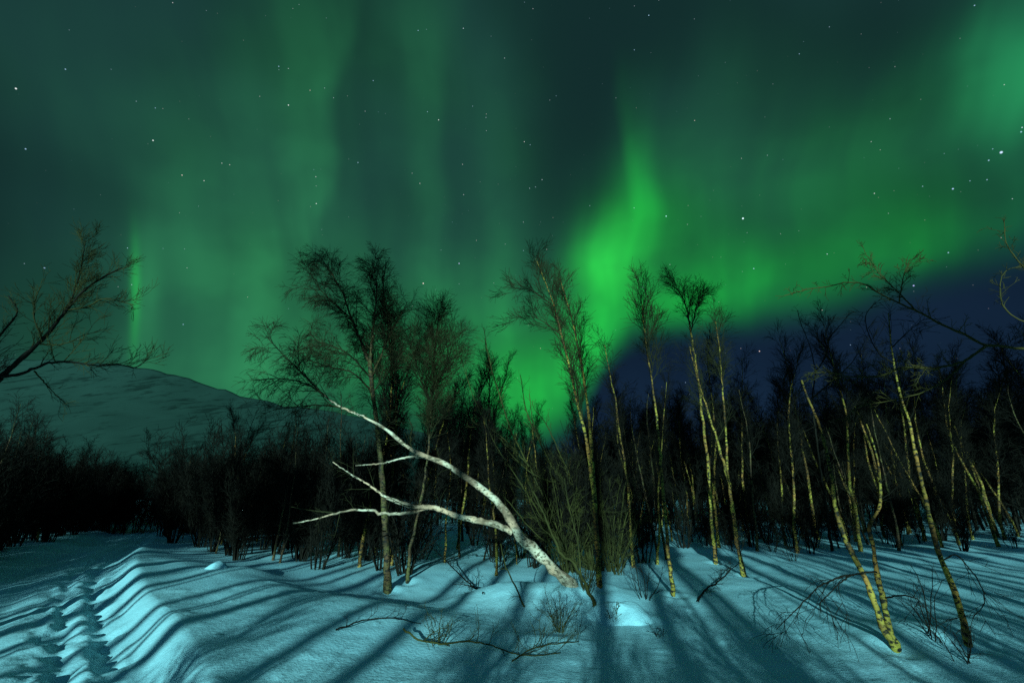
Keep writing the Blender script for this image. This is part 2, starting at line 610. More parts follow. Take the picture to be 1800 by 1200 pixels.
def tag(o, label=None, cat=None, group=None, kind=None):
    for k, v in (('label', label), ('category', cat), ('group', group), ('kind', kind)):
        if v:
            o[k] = v
    return o


def empty(name, loc, label, cat, group=None):
    o = bpy.data.objects.new(name, None)
    o.empty_display_size = 0.3
    o.location = tuple(float(q) for q in loc)
    COL.objects.link(o)
    return tag(o, label, cat, group)


def copy_thing(src, loc, rotz, scale, label=None, tilt=(0, 0)):
    c = src.copy()
    COL.objects.link(c)
    c.location = tuple(float(q) for q in loc)
    c.rotation_euler = (tilt[0], tilt[1], rotz)
    c.scale = (scale[0], scale[1], scale[2])
    for ch in src.children:
        k = ch.copy()
        COL.objects.link(k)
        k.parent = c
    if label:
        c['label'] = label
    return c


# --- wood: bundles of tapering tubes, grown level by level
def norm(a):
    return a / np.maximum(np.linalg.norm(a, axis=-1, keepdims=True), 1e-9)


def tubes(P, Rr, S):
    """(M,N,3) lines with (M,N) radii -> quads."""
    M, N, _ = P.shape
    T = np.empty_like(P)
    T[:, 1:-1] = P[:, 2:] - P[:, :-2]
    T[:, 0] = P[:, 1] - P[:, 0]
    T[:, -1] = P[:, -1] - P[:, -2]
    T = norm(T)
    mean = norm(P[:, -1] - P[:, 0])
    ref = np.where(np.abs(mean[:, :1]) < 0.7, np.array([[1.0, 0, 0]]), np.array([[0, 1.0, 0]]))
    U = norm(np.cross(T, ref[:, None, :]))
    V = np.cross(T, U)
    a = np.arange(S) * 2 * np.pi / S
    ring = (U[:, :, None, :] * np.cos(a)[None, None, :, None] + V[:, :, None, :] * np.sin(a)[None, None, :, None])
    vt = P[:, :, None, :] + ring * Rr[:, :, None, None]
    idx = np.arange(M * N * S).reshape(M, N, S)
    nx = np.roll(idx, -1, axis=2)
    q = np.stack([idx[:, :-1], nx[:, :-1], nx[:, 1:], idx[:, 1:]], axis=-1).reshape(-1, 4)
    return vt.reshape(-1, 3), q


class Wood:
    def __init__(self):
        self.v, self.f, self.n = [], [], 0

    def add(self, P, Rr, S):
        if len(P) == 0:
            return
        v, f = tubes(P, Rr, S)
        self.v.append(v)
        self.f.append(f + self.n)
        self.n += len(v)

    def mesh(self, name, mat, origin=(0, 0, 0), smooth=True):
        return make_mesh(name, np.concatenate(self.v) - np.asarray(origin), np.concatenate(self.f), mat, smooth)


def smooth_line(pts, n):
    pts = np.asarray(pts, float)
    if len(pts) == 2:
        return pts[0] + (pts[1] - pts[0]) * np.linspace(0, 1, n)[:, None]
    e = np.vstack([2 * pts[0] - pts[1], pts, 2 * pts[-1] - pts[-2]])
    s = np.concatenate([[0], np.cumsum(np.linalg.norm(np.diff(pts, axis=0), axis=1))])
    q = np.linspace(0, s[-1], n)
    out = np.empty((n, 3))
    for i, x in enumerate(q):
        k = min(np.searchsorted(s, x, 'right') - 1, len(pts) - 2)
        t = (x - s[k]) / max(s[k + 1] - s[k], 1e-9)
        p0, p1, p2, p3 = e[k], e[k + 1], e[k + 2], e[k + 3]
        out[i] = 0.5 * (2 * p1 + (p2 - p0) * t + (2 * p0 - 5 * p1 + 4 * p2 - p3) * t * t + (3 * p1 - p0 - 3 * p2 + p3) * t ** 3)
    return out


UP = np.array([0, 0, 1.0])


def grow(rng, P, Rr, count, trange, angle, length, n, wig, trop, rr, tip, taper_len=0.0, aim=None, rmin=0.002, even=True):
    """Children on the lines P. count: number per line (array or scalar); length: base length (scalar or per line);
    trop: list/array of n upward pulls along the child."""
    M, N, _ = P.shape
    cnt = np.broadcast_to(np.asarray(count, float), (M,))
    c = np.floor(cnt + rng.random(M)).astype(int)
    ids = np.repeat(np.arange(M), c)
    K = len(ids)
    if K == 0:
        return np.zeros((0, n, 3)), np.zeros((0, n))
    t = trange[0] + (trange[1] - trange[0]) * rng.random(K)
    if even and M < 40:
        t = np.concatenate([trange[0] + (trange[1] - trange[0]) * (np.arange(k) + rng.random(k)) / max(k, 1) for k in c])
    f = t * (N - 1)
    i = np.minimum(f.astype(int), N - 2)
    w = (f - i)[:, None]
    p = P[ids, i] * (1 - w) + P[ids, i + 1] * w
    r = Rr[ids, i] * (1 - w[:, 0]) + Rr[ids, i + 1] * w[:, 0]
    T = norm(P[ids, i + 1] - P[ids, i])
    q = rng.normal(size=(K, 3))
    if aim is not None:
        q = q + np.asarray(aim)
    q = norm(q - T * np.sum(q * T, axis=1, keepdims=True))
    a = np.radians(angle[0] + angle[1] * rng.normal(size=K))[:, None]
    d = norm(np.cos(a) * T + np.sin(a) * q)
    L = np.broadcast_to(np.asarray(length, float), (M,))[ids] * (1 - taper_len * t) * rng.uniform(0.55, 1.2, K)
    trop = np.broadcast_to(np.asarray(trop, float), (n,))
    out = np.empty((K, n, 3))
    out[:, 0] = p
    for k in range(1, n):
        d = norm(d + wig * rng.normal(size=(K, 3)) + UP * trop[k])
        out[:, k] = out[:, k - 1] + d * (L / (n - 1))[:, None]
    r0 = np.maximum(np.minimum(r * rr, 0.011 * L + 0.003), rmin)
    rad = r0[:, None] * np.linspace(1, tip, n)[None]
    return out, np.maximum(rad, rmin * 0.8)


def crown(rng, wood, P, Rr, style, dens=1.0, size=1.0, trange=(0.35, 1.0), rmin=0.0028):
    """Limbs, branches and twigs on trunk lines P (M,N,3)."""
    L0 = np.linalg.norm(np.diff(P, axis=1), axis=2).sum(axis=1)
    st = dict(
        birch=dict(c1=3.4, a1=(34, 8), l1=1.65, t1=[0, .10, .10, .06, .03, 0, 0, 0], a2=(32, 10), l2=0.80, t2=[0, .06, .03, -.01, -.04], l3=0.46, t3=[0, 0, -.05, -.08], c2=8, c3=5, tl=0.55),
        weeping=dict(c1=3.8, a1=(46, 10), l1=1.75, t1=[0, .12, .10, .04, -.02, -.08, -.12, -.12], a2=(44, 12), l2=0.90, t2=[0, .02, -.06, -.14, -.20], l3=0.55, t3=[0, -.08, -.20, -.26], c2=8, c3=5, tl=0.45),
        upright=dict(c1=4.6, a1=(26, 8), l1=1.35, t1=[0, .06, .10, .08, .06, .04, .02, .02], a2=(24, 8), l2=0.80, t2=[0, .05, .05, .03, .02], l3=0.46, t3=[0, .04, .03, .0], c2=9, c3=6, tl=0.50),
        willow=dict(c1=3.4, a1=(34, 14), l1=1.10, t1=[0, .10, .10, .08, .06, .04, .04, .04], a2=(30, 11), l2=0.72, t2=[0, .06, .06, .05, .04], l3=0.40, t3=[0, .05, .05, .04], c2=8, c3=4, tl=0.40),
        sparse=dict(c1=2.6, a1=(46, 16), l1=1.05, t1=[0, .06, .04, .02, .0, -.02, -.02, -.02], a2=(44, 16), l2=0.50, t2=[0, .03, .0, -.03, -.03], l3=0.26, t3=[0, .0, -.04, -.04], c2=6, c3=3, tl=0.45),
    )[style]
    span = trange[1] - trange[0]
    A, ra = grow(rng, P, Rr, 1.7 * st['c1'] * L0 * span * dens, trange, st['a1'], st['l1'] * size, 8, 0.075, st['t1'], 0.55, 0.25, st['tl'], rmin=rmin)
    wood.add(A, ra, 5)
    # the trunk line's own tip carries twigs as well
    LA = np.linalg.norm(np.diff(A, axis=1), axis=2).sum(axis=1)
    B, rb = grow(rng, A, ra, 1.35 * st['c2'] * np.minimum(LA, 2.0) * dens, (0.15, 1.0), st['a2'], st['l2'] * size, 5, 0.07, st['t2'], 0.6, 0.4, 0.5, rmin=rmin)
    wood.add(B, rb, 4)
    LB = np.linalg.norm(np.diff(B, axis=1), axis=2).sum(axis=1)
    C, rc = grow(rng, B, rb, 1.35 * st['c3'] * LB / (st['l2'] * size) * dens, (0.15, 1.0), (36, 14), st['l3'] * size, 4, 0.08, st['t3'], 0.8, 0.6, 0.4, rmin=rmin)
    wood.add(C, rc, 3)
    D1, rd = grow(rng, P, Rr, 12 * L0 * span * dens, trange, (40, 14), 0.6 * size, 5, 0.07, st['t2'], 0.5, 0.4, 0.4, rmin=rmin)
    wood.add(D1, rd, 3)
    E, re_ = grow(rng, D1, rd, 3.0, (0.2, 1.0), (38, 14), 0.35 * size, 4, 0.08, st['t3'], 0.8, 0.6, 0.4, rmin=rmin)
    wood.add(E, re_, 3)


def gnarl(rng, line, r, k=0.25):
    """Small kinks along a traced trunk."""
    n = len(line)
    j = rng.normal(size=(n, 3)) * r[:, None] * k
    j[0] = 0
    return line + j


# ------------------------------------------------------------------ the setting: snow ground, mountain
def build_ground():
    front = np.arange(-66, 66.01, 0.16)
    back = np.concatenate([np.arange(66, 294, 3.0)[1:]])
    ang = np.radians(np.concatenate([front, back]))
    rad = [0.0]
    r = 0.5
    while r < 5200:
        rad.append(r)
        r *= 1.0085 if 3.0 < r < 16 else (1.018 if r < 60 else 1.08)
    rad = np.array(rad[1:])
    A, Rr = np.meshgrid(ang, rad)
    x, y = Rr * np.sin(A), Rr * np.cos(A)
    z = ground(x, y) * (1 - sstep(Rr, 60, 160))
    v = np.stack([x, y, z], -1).reshape(-1, 3)
    nr, na = x.shape
    idx = np.arange(nr * na).reshape(nr, na)
    nx = np.roll(idx, -1, 1)
    f = np.stack([idx[:-1], idx[1:], nx[1:], nx[:-1]], -1).reshape(-1, 4)
    # close the middle under the viewer with a fan ring of quads down to one small ring
    c = len(v)
    inner = v[:na].copy()
    inner[:, :2] *= 0.02
    inner[:, 2] = float(ground(0.0, 0.0))
    v = np.vstack([v, inner])
    i0 = np.arange(na)
    f2 = np.stack([c + i0, i0, np.roll(i0, -1), c + np.roll(i0, -1)], -1)
    f = np.vstack([f, f2])
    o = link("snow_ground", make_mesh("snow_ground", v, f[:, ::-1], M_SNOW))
    tag(o, kind='structure')


def build_mountain():
    m, n, l, p = new_mat("mountain_snow_dimmed")
    v0 = mapped(n, l, (1, 1, 1))
    mm = n.new('ShaderNodeMapping')
    mr = n.new('ShaderNodeMapping')
    mr.inputs['Rotation'].default_value = (0, R_(32), 0)
    l.new(v0, mr.inputs['Vector'])
    mm.inputs['Scale'].default_value = (0.017, 0.0012, 0.028)
    l.new(mr.outputs[0], mm.inputs['Vector'])
    v = mm.outputs[0]
    big = tex_noise(n, l, 0.5, 2, v)
    fine = tex_noise(n, l, 2.0, 7, v, 0.72)
    mth = n.new('ShaderNodeMath')
    mth.operation = 'MULTIPLY_ADD'
    l.new(big, mth.inputs[0])
    mth.inputs[1].default_value = 0.55
    l.new(fine, mth.inputs[2])
    l.new(ramp(n, l, mth.outputs[0], [(0.79, (0.026, 0.062, 0.047)), (0.92, (0.013, 0.031, 0.024))]), p.inputs['Base Color'])  # snow slope darkened and greened in its colour, standing in for dim aurora light
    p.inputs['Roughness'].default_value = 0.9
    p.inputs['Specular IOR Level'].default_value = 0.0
    prof = [(-700, 600), (-300, 610), (0, 628), (120, 634), (220, 642), (300, 656), (350, 672), (420, 694), (500, 712), (560, 720), (640, 735), (760, 765), (900, 790), (1100, 800), (1300, 795), (1600, 810), (2100, 790), (2600, 800)]
    pu = np.linspace(-700, 2600, 260)
    pv = np.interp(pu, [q[0] for q in prof], [q[1] for q in prof])
    rows = 70
    verts = []
    for j in range(rows):
        s = j / (rows - 1)
        for u, vv in zip(pu, pv):
            top = at(u, vv, 1700.0)
            top[2] += 10 * vnoise(u * 0.05, 3.0) + 4 * vnoise(u * 0.17, 8.0)
            y = 1700 - 1100 * s
            k = y / 1700
            x = top[0] * (0.35 * k + 0.65)
            hz = -4 + (top[2] + 4) * (1 - s) ** 1.35
            hz += (22 * float(vnoise(x * 0.011, y * 0.005)) + 8 * float(vnoise(x * 0.035, y * 0.02))) * s * (1 - s) * 3
            verts.append((x, y, hz))
    # the far side falls away, so the mountain has a body
    for u, vv in zip(pu, pv):
        top = at(u, vv, 1700.0)
        verts.append((top[0] * 1.3, 2500, -6))
    w = len(pu)
    idx = np.arange(rows * w).reshape(rows, w)
    f = np.stack([idx[:-1, :-1], idx[1:, :-1], idx[1:, 1:], idx[:-1, 1:]], -1).reshape(-1, 4)
    last = np.arange(w) + rows * w
    f3 = np.stack([last[:-1], idx[0, :-1], idx[0, 1:], last[1:]], -1)
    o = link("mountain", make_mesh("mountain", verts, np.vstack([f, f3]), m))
    tag(o, kind='structure')


WELLS.extend([tuple(gpt(*q)[:2]) for q in ((1578, 1142), (1702, 1134), (1182, 1046), (1308, 1012), (1258, 990), (682, 1040), (1054, 1030), (716, 1024))])
build_ground()
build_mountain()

# ------------------------------------------------------------------ traced trees
def stem_line(px, depth, base, drift, n, e=0.0):
    """A traced stem: photo points placed at the tree's own depth, drifting a little nearer or farther with height."""
    v0 = px[0][1]
    out = []
    ln = 0.0
    for i, (u, v) in enumerate(px):
        if i:
            ln += math.hypot(u - px[i - 1][0], v - px[i - 1][1]) / F * depth
        d = depth + drift * (base - v) / F * depth + e * ln
        out.append(at(u, v, d))
    return smooth_line(out, n)


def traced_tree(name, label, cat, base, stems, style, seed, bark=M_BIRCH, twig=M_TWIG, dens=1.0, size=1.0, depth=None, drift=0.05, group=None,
                extra=None, rmin=0.0031):
    """stems: list of (points in photo pixels, radius at foot in px, radius at tip in px, crown start, density, spread in depth)."""
    rng = np.random.default_rng(seed)
    g = gpt(*base) if depth is None else None
    y = depth if depth is not None else g[1]
    foot = at(base[0], base[1], y)
    if g is not None:
        foot = g
    else:
        foot[2] = float(ground(foot[0], foot[1]))
    root = empty(name, foot, label, cat, group)
    tw, cw = Wood(), Wood()
    for i_s, s in enumerate(stems):
        px, ra, rb, t0, dn, e = s[:6]
        sty = s[6] if len(s) > 6 else style
        sz = s[7] if len(s) > 7 else 1.0
        n = max(10, min(40, len(px) * 6))
        line = stem_line(px, y, base[1], drift, n, e)
        if px[0] == base:
            line[0] = foot - np.array([0, 0, 0.12])
        r = (rb + (ra - rb) * (1 - np.linspace(0, 1, n)) ** 1.15) / F * y * 0.62
        r = r * (1 + 0.10 * rng.normal(size=n))
        if px[0] == base:
            r[0] *= 1.25
            r[1] *= 1.1
        line = gnarl(rng, line, r, 0.10 if ra > 6 else 0.35)
        (tw if ra >= 3.0 or i_s == 0 else cw).add(line[None], r[None], 9 if ra >= 3.0 else 6)
        if dn > 0:
            crown(rng, cw, line[None], r[None], sty, dens * dn, size * sz, (t0, 1.0), rmin)
    link("trunk", tw.mesh("trunk", bark, foot), root)
    if cw.n:
        link("crown", cw.mesh("crown", twig, foot), root)
    return root, foot, y


# the big birch left of the middle
traced_tree("birch_tree", "tall forked birch with drooping twigs, its straight stem behind the leaning white trunk", "tree", (682, 1040), [
    ([(682, 1040), (678, 950), (673, 860), (664, 760), (655, 690), (650, 640)], 9, 6.0, 0.62, 0.8, 0),
    ([(650, 640), (634, 600), (618, 560), (600, 510), (575, 470), (562, 448)], 4.6, 1.2, 0.05, 1.1, 0.15),
    ([(618, 560), (590, 535), (560, 505), (545, 480)], 2.6, 1.0, 0.1, 1.1, -0.25),
    ([(651, 645), (655, 590), (660, 540), (662, 500), (655, 462)], 4.4, 1.2, 0.1, 1.2, -0.1),
    ([(652, 665), (672, 620), (690, 580), (706, 552), (716, 530)], 3.2, 1.0, 0.1, 1.0, 0.3),
    ([(655, 690), (690, 645), (715, 610)], 2.6, 1.0, 0.1, 1.0, -0.3),
    ([(655, 690), (620, 655), (580, 645), (535, 630)], 2.8, 1.0, 0.15, 1.0, -0.2),
    ([(652, 665), (610, 620), (560, 600), (545, 585)], 2.4, 1.0, 0.15, 1.0, 0.25),
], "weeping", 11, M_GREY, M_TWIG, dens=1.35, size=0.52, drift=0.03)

# the leaning, half fallen white birch
traced_tree("fallen_birch", "half fallen white birch leaning left over the snow, brightest trunk in the scene", "tree", (1012, 1036), [
    ([(1012, 1036), (975, 1000), (945, 972), (915, 942), (893, 905), (862, 870), (828, 845), (795, 822), (765, 808), (735, 797), (712, 782), (675, 752), (640, 733)], 15.5, 3.2, 0.45, 0.22, -0.04, "sparse"),
    ([(640, 733), (622, 725), (600, 716), (582, 704), (570, 694)], 3.4, 2.2, 0.3, 0.5, 0.02, "weeping", 0.6),
    ([(570, 694), (565, 690), (535, 660), (510, 635), (485, 610), (468, 590)], 2.9, 0.9, 0.05, 1.5, 0.02, "weeping", 0.6),
    ([(600, 716), (560, 712), (520, 715), (480, 720)], 2.4, 1.0, 0.1, 1.1, -0.2, "weeping", 0.6),
    ([(565, 690), (530, 672), (490, 665), (455, 668)], 2.4, 1.0, 0.1, 1.1, 0.2, "weeping", 0.6),
    ([(900, 935), (872, 922), (838, 914), (800, 905), (765, 892), (730, 890), (700, 882), (680, 874)], 9.0, 5.0, 0.5, 0.1, -0.05, "sparse"),
    ([(680, 874), (650, 853), (625, 838), (600, 822), (585, 812)], 3.2, 1.1, 0.1, 0.5, -0.02, "sparse"),
    ([(755, 893), (722, 900), (690, 903), (655, 897), (620, 896), (580, 905), (545, 914), (515, 919)], 4.6, 1.4, 0.3, 0.35, -0.15, "sparse", 0.6),
    ([(592, 902), (560, 898), (535, 895), (512, 890)], 2.0, 1.0, 0.2, 0.4, -0.1, "sparse", 0.5),
    ([(760, 808), (735, 803), (712, 804), (680, 812), (650, 816), (625, 818)], 3.6, 1.2, 0.4, 0.3, -0.2, "sparse", 0.5),
    ([(723, 792), (722, 770), (724, 750), (718, 735)], 2.0, 1.0, 0.1, 0.6, 0.1, "sparse", 0.6),
], "sparse", 23, M_WHITE, M_TWIG, dens=0.9, size=0.8, drift=0.0)

# the twin-stemmed birch in the middle
traced_tree("birch_tree", "bright twin stemmed birch with a long one sided crown, beside the green glow", "tree", (1054, 1030), [
    ([(1054, 1030), (1051, 970), (1046, 900), (1040, 840), (1030, 770), (1014, 705), (1000, 640), (986, 585), (975, 540), (958, 495), (942, 455)], 7.0, 0.9, 0.42, 1.0, 0.0),
    ([(1046, 900), (1042, 820), (1036, 740), (1026, 665), (1018, 620), (1005, 560), (992, 515), (984, 488)], 6.2, 0.9, 0.45, 0.9, 0.12),
    ([(975, 540), (950, 520), (928, 508), (906, 512)], 2.0, 0.7, 0.1, 0.9, -0.2),
    ([(988, 590), (955, 565), (930, 555), (908, 558)], 2.0, 0.7, 0.1, 0.9, 0.2),
], "upright", 31, M_BIRCH, M_TWIG, dens=1.15, size=0.60, drift=0.05)

# slim birches right of it
traced_tree("birch_tree", "slim birch with a small round tuft of a crown against the green glow", "tree", (1182, 1046), [
    ([(1182, 1046), (1174, 960), (1166, 870), (1160, 790), (1150, 700), (1138, 620), (1131, 560), (1126, 518)], 5.2, 1.2, 0.66, 1.5, 0.0),
], "upright", 41, M_BIRCH, M_TWIG, dens=0.75, size=0.75, drift=0.02)
traced_tree("birch_tree", "slender birch forking into a wide fan crown, highest crown among the right hand stand", "tree", (1258, 990), [
    ([(1258, 990), (1252, 920), (1246, 830), (1236, 740), (1226, 660), (1217, 600), (1212, 570)], 5.0, 2.6, 0.75, 0.5, 0.0),
    ([(1212, 570), (1205, 535), (1192, 510), (1182, 488)], 2.6, 1.0, 0.1, 1.6, -0.1),
    ([(1214, 585), (1222, 550), (1226, 530), (1234, 512)], 2.4, 1.0, 0.1, 1.6, 0.2),
], "birch", 42, M_BIRCH, M_TWIG, dens=0.95, size=0.62, drift=0.02)
traced_tree("birch_tree", "pale birch with a dark scarred foot standing at the snow's edge, leaning left", "tree", (1308, 1012), [
    ([(1308, 1012), (1296, 950), (1288, 890), (1280, 840), (1262, 780), (1244, 720), (1228, 670), (1212, 610)], 5.8, 1.4, 0.55, 0.9, 0.0),
    ([(1280, 840), (1276, 760), (1270, 680), (1264, 610), (1258, 565)], 3.4, 1.2, 0.5, 1.2, 0.2),
], "birch", 43, M_BIRCH, M_TWIG, dens=1.0, size=0.75, drift=0.02)

traced_tree("birch_tree", "black spindly birch behind the snapped trunk, wiry limbs against the navy sky", "tree", (1462, 968), [
    ([(1462, 968), (1450, 880), (1436, 780), (1428, 700), (1433, 655), (1424, 610), (1408, 570), (1402, 545)], 3.6, 0.9, 0.4, 0.6, 0),
    ([(1433, 655), (1452, 625), (1458, 595), (1478, 570), (1492, 552)], 2.2, 0.8, 0.1, 0.7, 0.1),
    ([(1428, 700), (1460, 672), (1495, 640), (1520, 600)], 2.2, 0.8, 0.1, 0.6, -0.1),
], "sparse", 45, M_DARK, M_DARK, dens=1.1, size=0.6, drift=0.02)

# the two birches in the right foreground
traced_tree("birch_tree", "crooked birch with two stems from one foot in the right foreground, one top snapped off", "tree", (1578, 1142), [
    ([(1578, 1142), (1550, 1100), (1538, 1060), (1520, 1015), (1500, 978), (1480, 930), (1468, 890), (1462, 840), (1452, 790), (1438, 740), (1420, 700), (1409, 668)], 8.0, 2.6, 0.55, 0.35, 0.0),
    ([(1578, 1142), (1562, 1100), (1553, 1055), (1541, 1005), (1535, 960), (1528, 925), (1545, 893), (1548, 860), (1543, 810), (1530, 765), (1523, 745)], 7.5, 1.6, 0.55, 0.55, 0.06),
    ([(1500, 1010), (1480, 1012), (1462, 1020), (1440, 1030), (1415, 1055), (1390, 1080), (1365, 1105)], 2.6, 0.9, 0.2, 0.8, -0.10, "weeping", 0.8),
    ([(1541, 1005), (1520, 1006), (1490, 1014), (1460, 1040), (1440, 1060)], 2.6, 0.9, 0.3, 0.6, -0.15, "weeping", 0.7),
    ([(1556, 1050), (1590, 1046), (1615, 1055), (1640, 1085), (1665, 1105)], 2.2, 0.9, 0.2, 0.4, -0.10, "weeping", 0.7),
    ([(1440, 745), (1415, 758), (1400, 762)], 1.6, 0.8, 0.2, 0.5, -0.1, "sparse", 0.5),
], "sparse", 51, M_BIRCH, M_DARK, dens=0.75, size=0.62, drift=0.06)
traced_tree("birch_tree", "orange tinged birch leaning left with a kinked stem, rightmost of the foreground trunks", "tree", (1702, 1134), [
    ([(1702, 1134), (1690, 1080), (1675, 1030), (1655, 985), (1640, 935), (1628, 880), (1615, 825), (1606, 780), (1598, 738), (1584, 700), (1574, 655), (1566, 600), (1562, 550)], 7.6, 1.4, 0.60, 0.9, 0.0),
    ([(1598, 738), (1605, 725), (1606, 715)], 2.4, 1.2, 0.3, 0.5, 0.1),
    ([(1572, 640), (1545, 620), (1528, 590), (1522, 555), (1540, 530)], 2.0, 0.8, 0.1, 0.9, -0.2),
    ([(1568, 610), (1600, 580), (1625, 560)], 1.8, 0.8, 0.1, 0.9, 0.2),
    ([(1655, 985), (1680, 975), (1705, 1000), (1725, 1030), (1730, 1060), (1710, 1085)], 2.0, 0.8, 0.2, 0.7, -0.15),
], "sparse", 52, M_BIRCH, M_DARK, dens=0.9, size=0.62, drift=0.06)

# boughs reaching in from trees standing just outside the frame
traced_tree("willow_tree", "old willow at the left edge, black boughs reaching over the mountain", "tree", (-170, 1130), [
    ([(-170, 1130), (-165, 1000), (-140, 880), (-90, 770), (-40, 700), (0, 664)], 26, 9, 0.8, 0.3, 0),
    ([(0, 664), (35, 632), (75, 596), (105, 560), (130, 530), (150, 508), (185, 485), (215, 470)], 7.5, 1.6, 0.2, 1.6, 0.0),
    ([(105, 560), (125, 525), (138, 490), (145, 455), (150, 425)], 3.5, 1.0, 0.1, 1.9, 0.15),
    ([(75, 596), (60, 560), (62, 530), (70, 505)], 2.6, 1.0, 0.1, 1.2, -0.2),
    ([(120, 545), (155, 538), (185, 525), (235, 536)], 2.8, 0.9, 0.1, 1.2, -0.1),
    ([(0, 664), (45, 655), (85, 638), (125, 636), (165, 642), (205, 640), (240, 645), (265, 625)], 4.8, 1.0, 0.25, 1.2, -0.1),
    ([(60, 652), (85, 680), (105, 700), (120, 715)], 2.2, 0.8, 0.2, 0.8, 0.1),
    ([(70, 605), (110, 605), (145, 590), (180, 580)], 2.2, 0.8, 0.2, 1.0, 0.2),
    ([(-60, 720), (-20, 640), (0, 590), (30, 550), (15, 520)], 5, 1.4, 0.2, 1.0, 0.2),
], "willow", 61, M_DARK, M_OLIVE, dens=0.85, size=0.50, depth=7.0, drift=0.0, rmin=0.0028)
traced_tree("birch_tree", "leafless birch at the right edge, a long pale green bough pointing left across the sky", "tree", (2080, 1120), [
    ([(2080, 1120), (2060, 950), (2030, 800), (1990, 700), (1940, 640)], 20, 10, 0.8, 0.2, 0),
    ([(1940, 640), (1870, 622), (1800, 614), (1760, 609), (1725, 604), (1700, 588), (1660, 573), (1630, 556), (1600, 541), (1570, 528), (1545, 515), (1520, 500), (1490, 496), (1455, 503), (1420, 509), (1378, 520)], 5.2, 1.0, 0.35, 0.5, 0.0),
    ([(1610, 545), (1585, 520), (1565, 500), (1545, 480), (1528, 455), (1522, 448)], 2.4, 0.9, 0.2, 1.0, 0.1),
    ([(1580, 533), (1585, 505), (1590, 480), (1600, 455)], 2.0, 0.9, 0.2, 1.0, -0.1),
    ([(1735, 606), (1700, 632), (1680, 640), (1640, 648), (1590, 645), (1550, 660), (1500, 662), (1460, 655), (1420, 655)], 4.0, 0.9, 0.25, 0.9, -0.08),
    ([(1700, 632), (1660, 668), (1620, 690), (1560, 705), (1510, 715), (1480, 740)], 2.6, 0.8, 0.3, 0.6, 0.05),
    ([(1940, 640), (1880, 560), (1800, 470), (1770, 430), (1765, 385)], 4.5, 0.9, 0.5, 0.5, 0.0),
    ([(1940, 640), (1870, 580), (1800, 565), (1765, 540), (1758, 500), (1770, 475), (1800, 468)], 3.4, 0.9, 0.5, 0.5, 0.1),
], "sparse", 62, M_LIT, M_LIT, dens=1.9, size=0.34, depth=6.0, drift=0.0, rmin=0.003)

# dim birches and arching willows behind the fallen trunk
traced_tree("birch_tree", "dim broad crowned birch with a yellow lit foot, right of the forked birch", "tree", (716, 1024), [
    ([(716, 1024), (722, 960), (740, 880), (752, 800), (758, 720), (762, 660), (766, 600), (772, 545)], 4.5, 1.2, 0.45, 1.5, 0.0),
    ([(758, 720), (735, 650), (720, 600)], 2.4, 1.0, 0.1, 1.3, -0.2),
    ([(760, 690), (785, 640), (800, 590)], 2.2, 1.0, 0.1, 1.3, 0.2),
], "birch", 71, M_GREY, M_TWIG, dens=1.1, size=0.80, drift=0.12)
WILLOW = [
    ([(1044, 1002), (1010, 960), (970, 900), (930, 820), (900, 760), (880, 700), (862, 640), (850, 575)], 3.4, 1.0, 0.3, 1.0, 0.08),
    ([(1044, 1002), (1020, 930), (985, 850), (950, 780), (925, 720), (915, 660)], 3.2, 1.0, 0.3, 1.0, 0.12),
    ([(1044, 1002), (1030, 950), (1010, 870), (985, 800), (960, 745), (940, 720)], 2.6, 1.0, 0.25, 1.0, -0.05),
    ([(1044, 1002), (1035, 960), (1018, 890), (1000, 830), (985, 800)], 2.6, 1.0, 0.25, 1.0, -0.12),
    ([(1044, 1002), (1040, 960), (1028, 880), (1016, 820), (1002, 790)], 2.6, 1.0, 0.25, 1.0, 0.05),
    ([(1044, 1002), (1005, 970), (965, 930), (935, 880), (915, 850)], 2.4, 1.0, 0.25, 1.0, -0.15),
    ([(1044, 1002), (1062, 970), (1072, 910), (1074, 870)], 2.4, 1.0, 0.25, 1.0, 0.1),
    ([(930, 820), (895, 780), (860, 752), (835, 745)], 2.4, 0.9, 0.1, 1.0, 0.1),
    ([(985, 850), (940, 835), (900, 800), (880, 770)], 2.2, 0.9, 0.1, 1.0, -0.1),
]
_r = np.random.default_rng(5)
for st_ in list(WILLOW[:7]):
    for _k in range(1):
        k_ = _r.normal(size=2) * 11
        WILLOW.append(([(u + k_[0] * (i + 0.6) * 0.6, v + abs(k_[1]) * i * 0.5) for i, (u, v) in enumerate(st_[0])], 1.9, 0.9, 0.25, 0.8, float(_r.normal() * 0.12)))
traced_tree("willow_tree", "many stemmed willow arching up and left behind the fallen trunk", "tree", (1044, 1002), WILLOW, "willow", 72, M_OLIVE, M_OLIVE, dens=0.40, size=0.50, drift=0.02)
traced_tree("willow_tree", "crooked willow stem bowing down to the snow beside the fallen trunk's foot", "tree", (1046, 1066), [
    ([(1046, 1066), (1036, 1040), (1022, 1012), (1005, 985), (985, 972), (965, 925), (945, 880), (920, 830), (905, 790)], 4.6, 1.1, 0.4, 0.9, 0.04),
    ([(1022, 1012), (1015, 950), (1000, 890), (992, 840)], 2.6, 0.9, 0.2, 0.8, 0.05),
], "willow", 73, M_OLIVE, M_OLIVE, dens=1.0, size=0.42, drift=0.02)

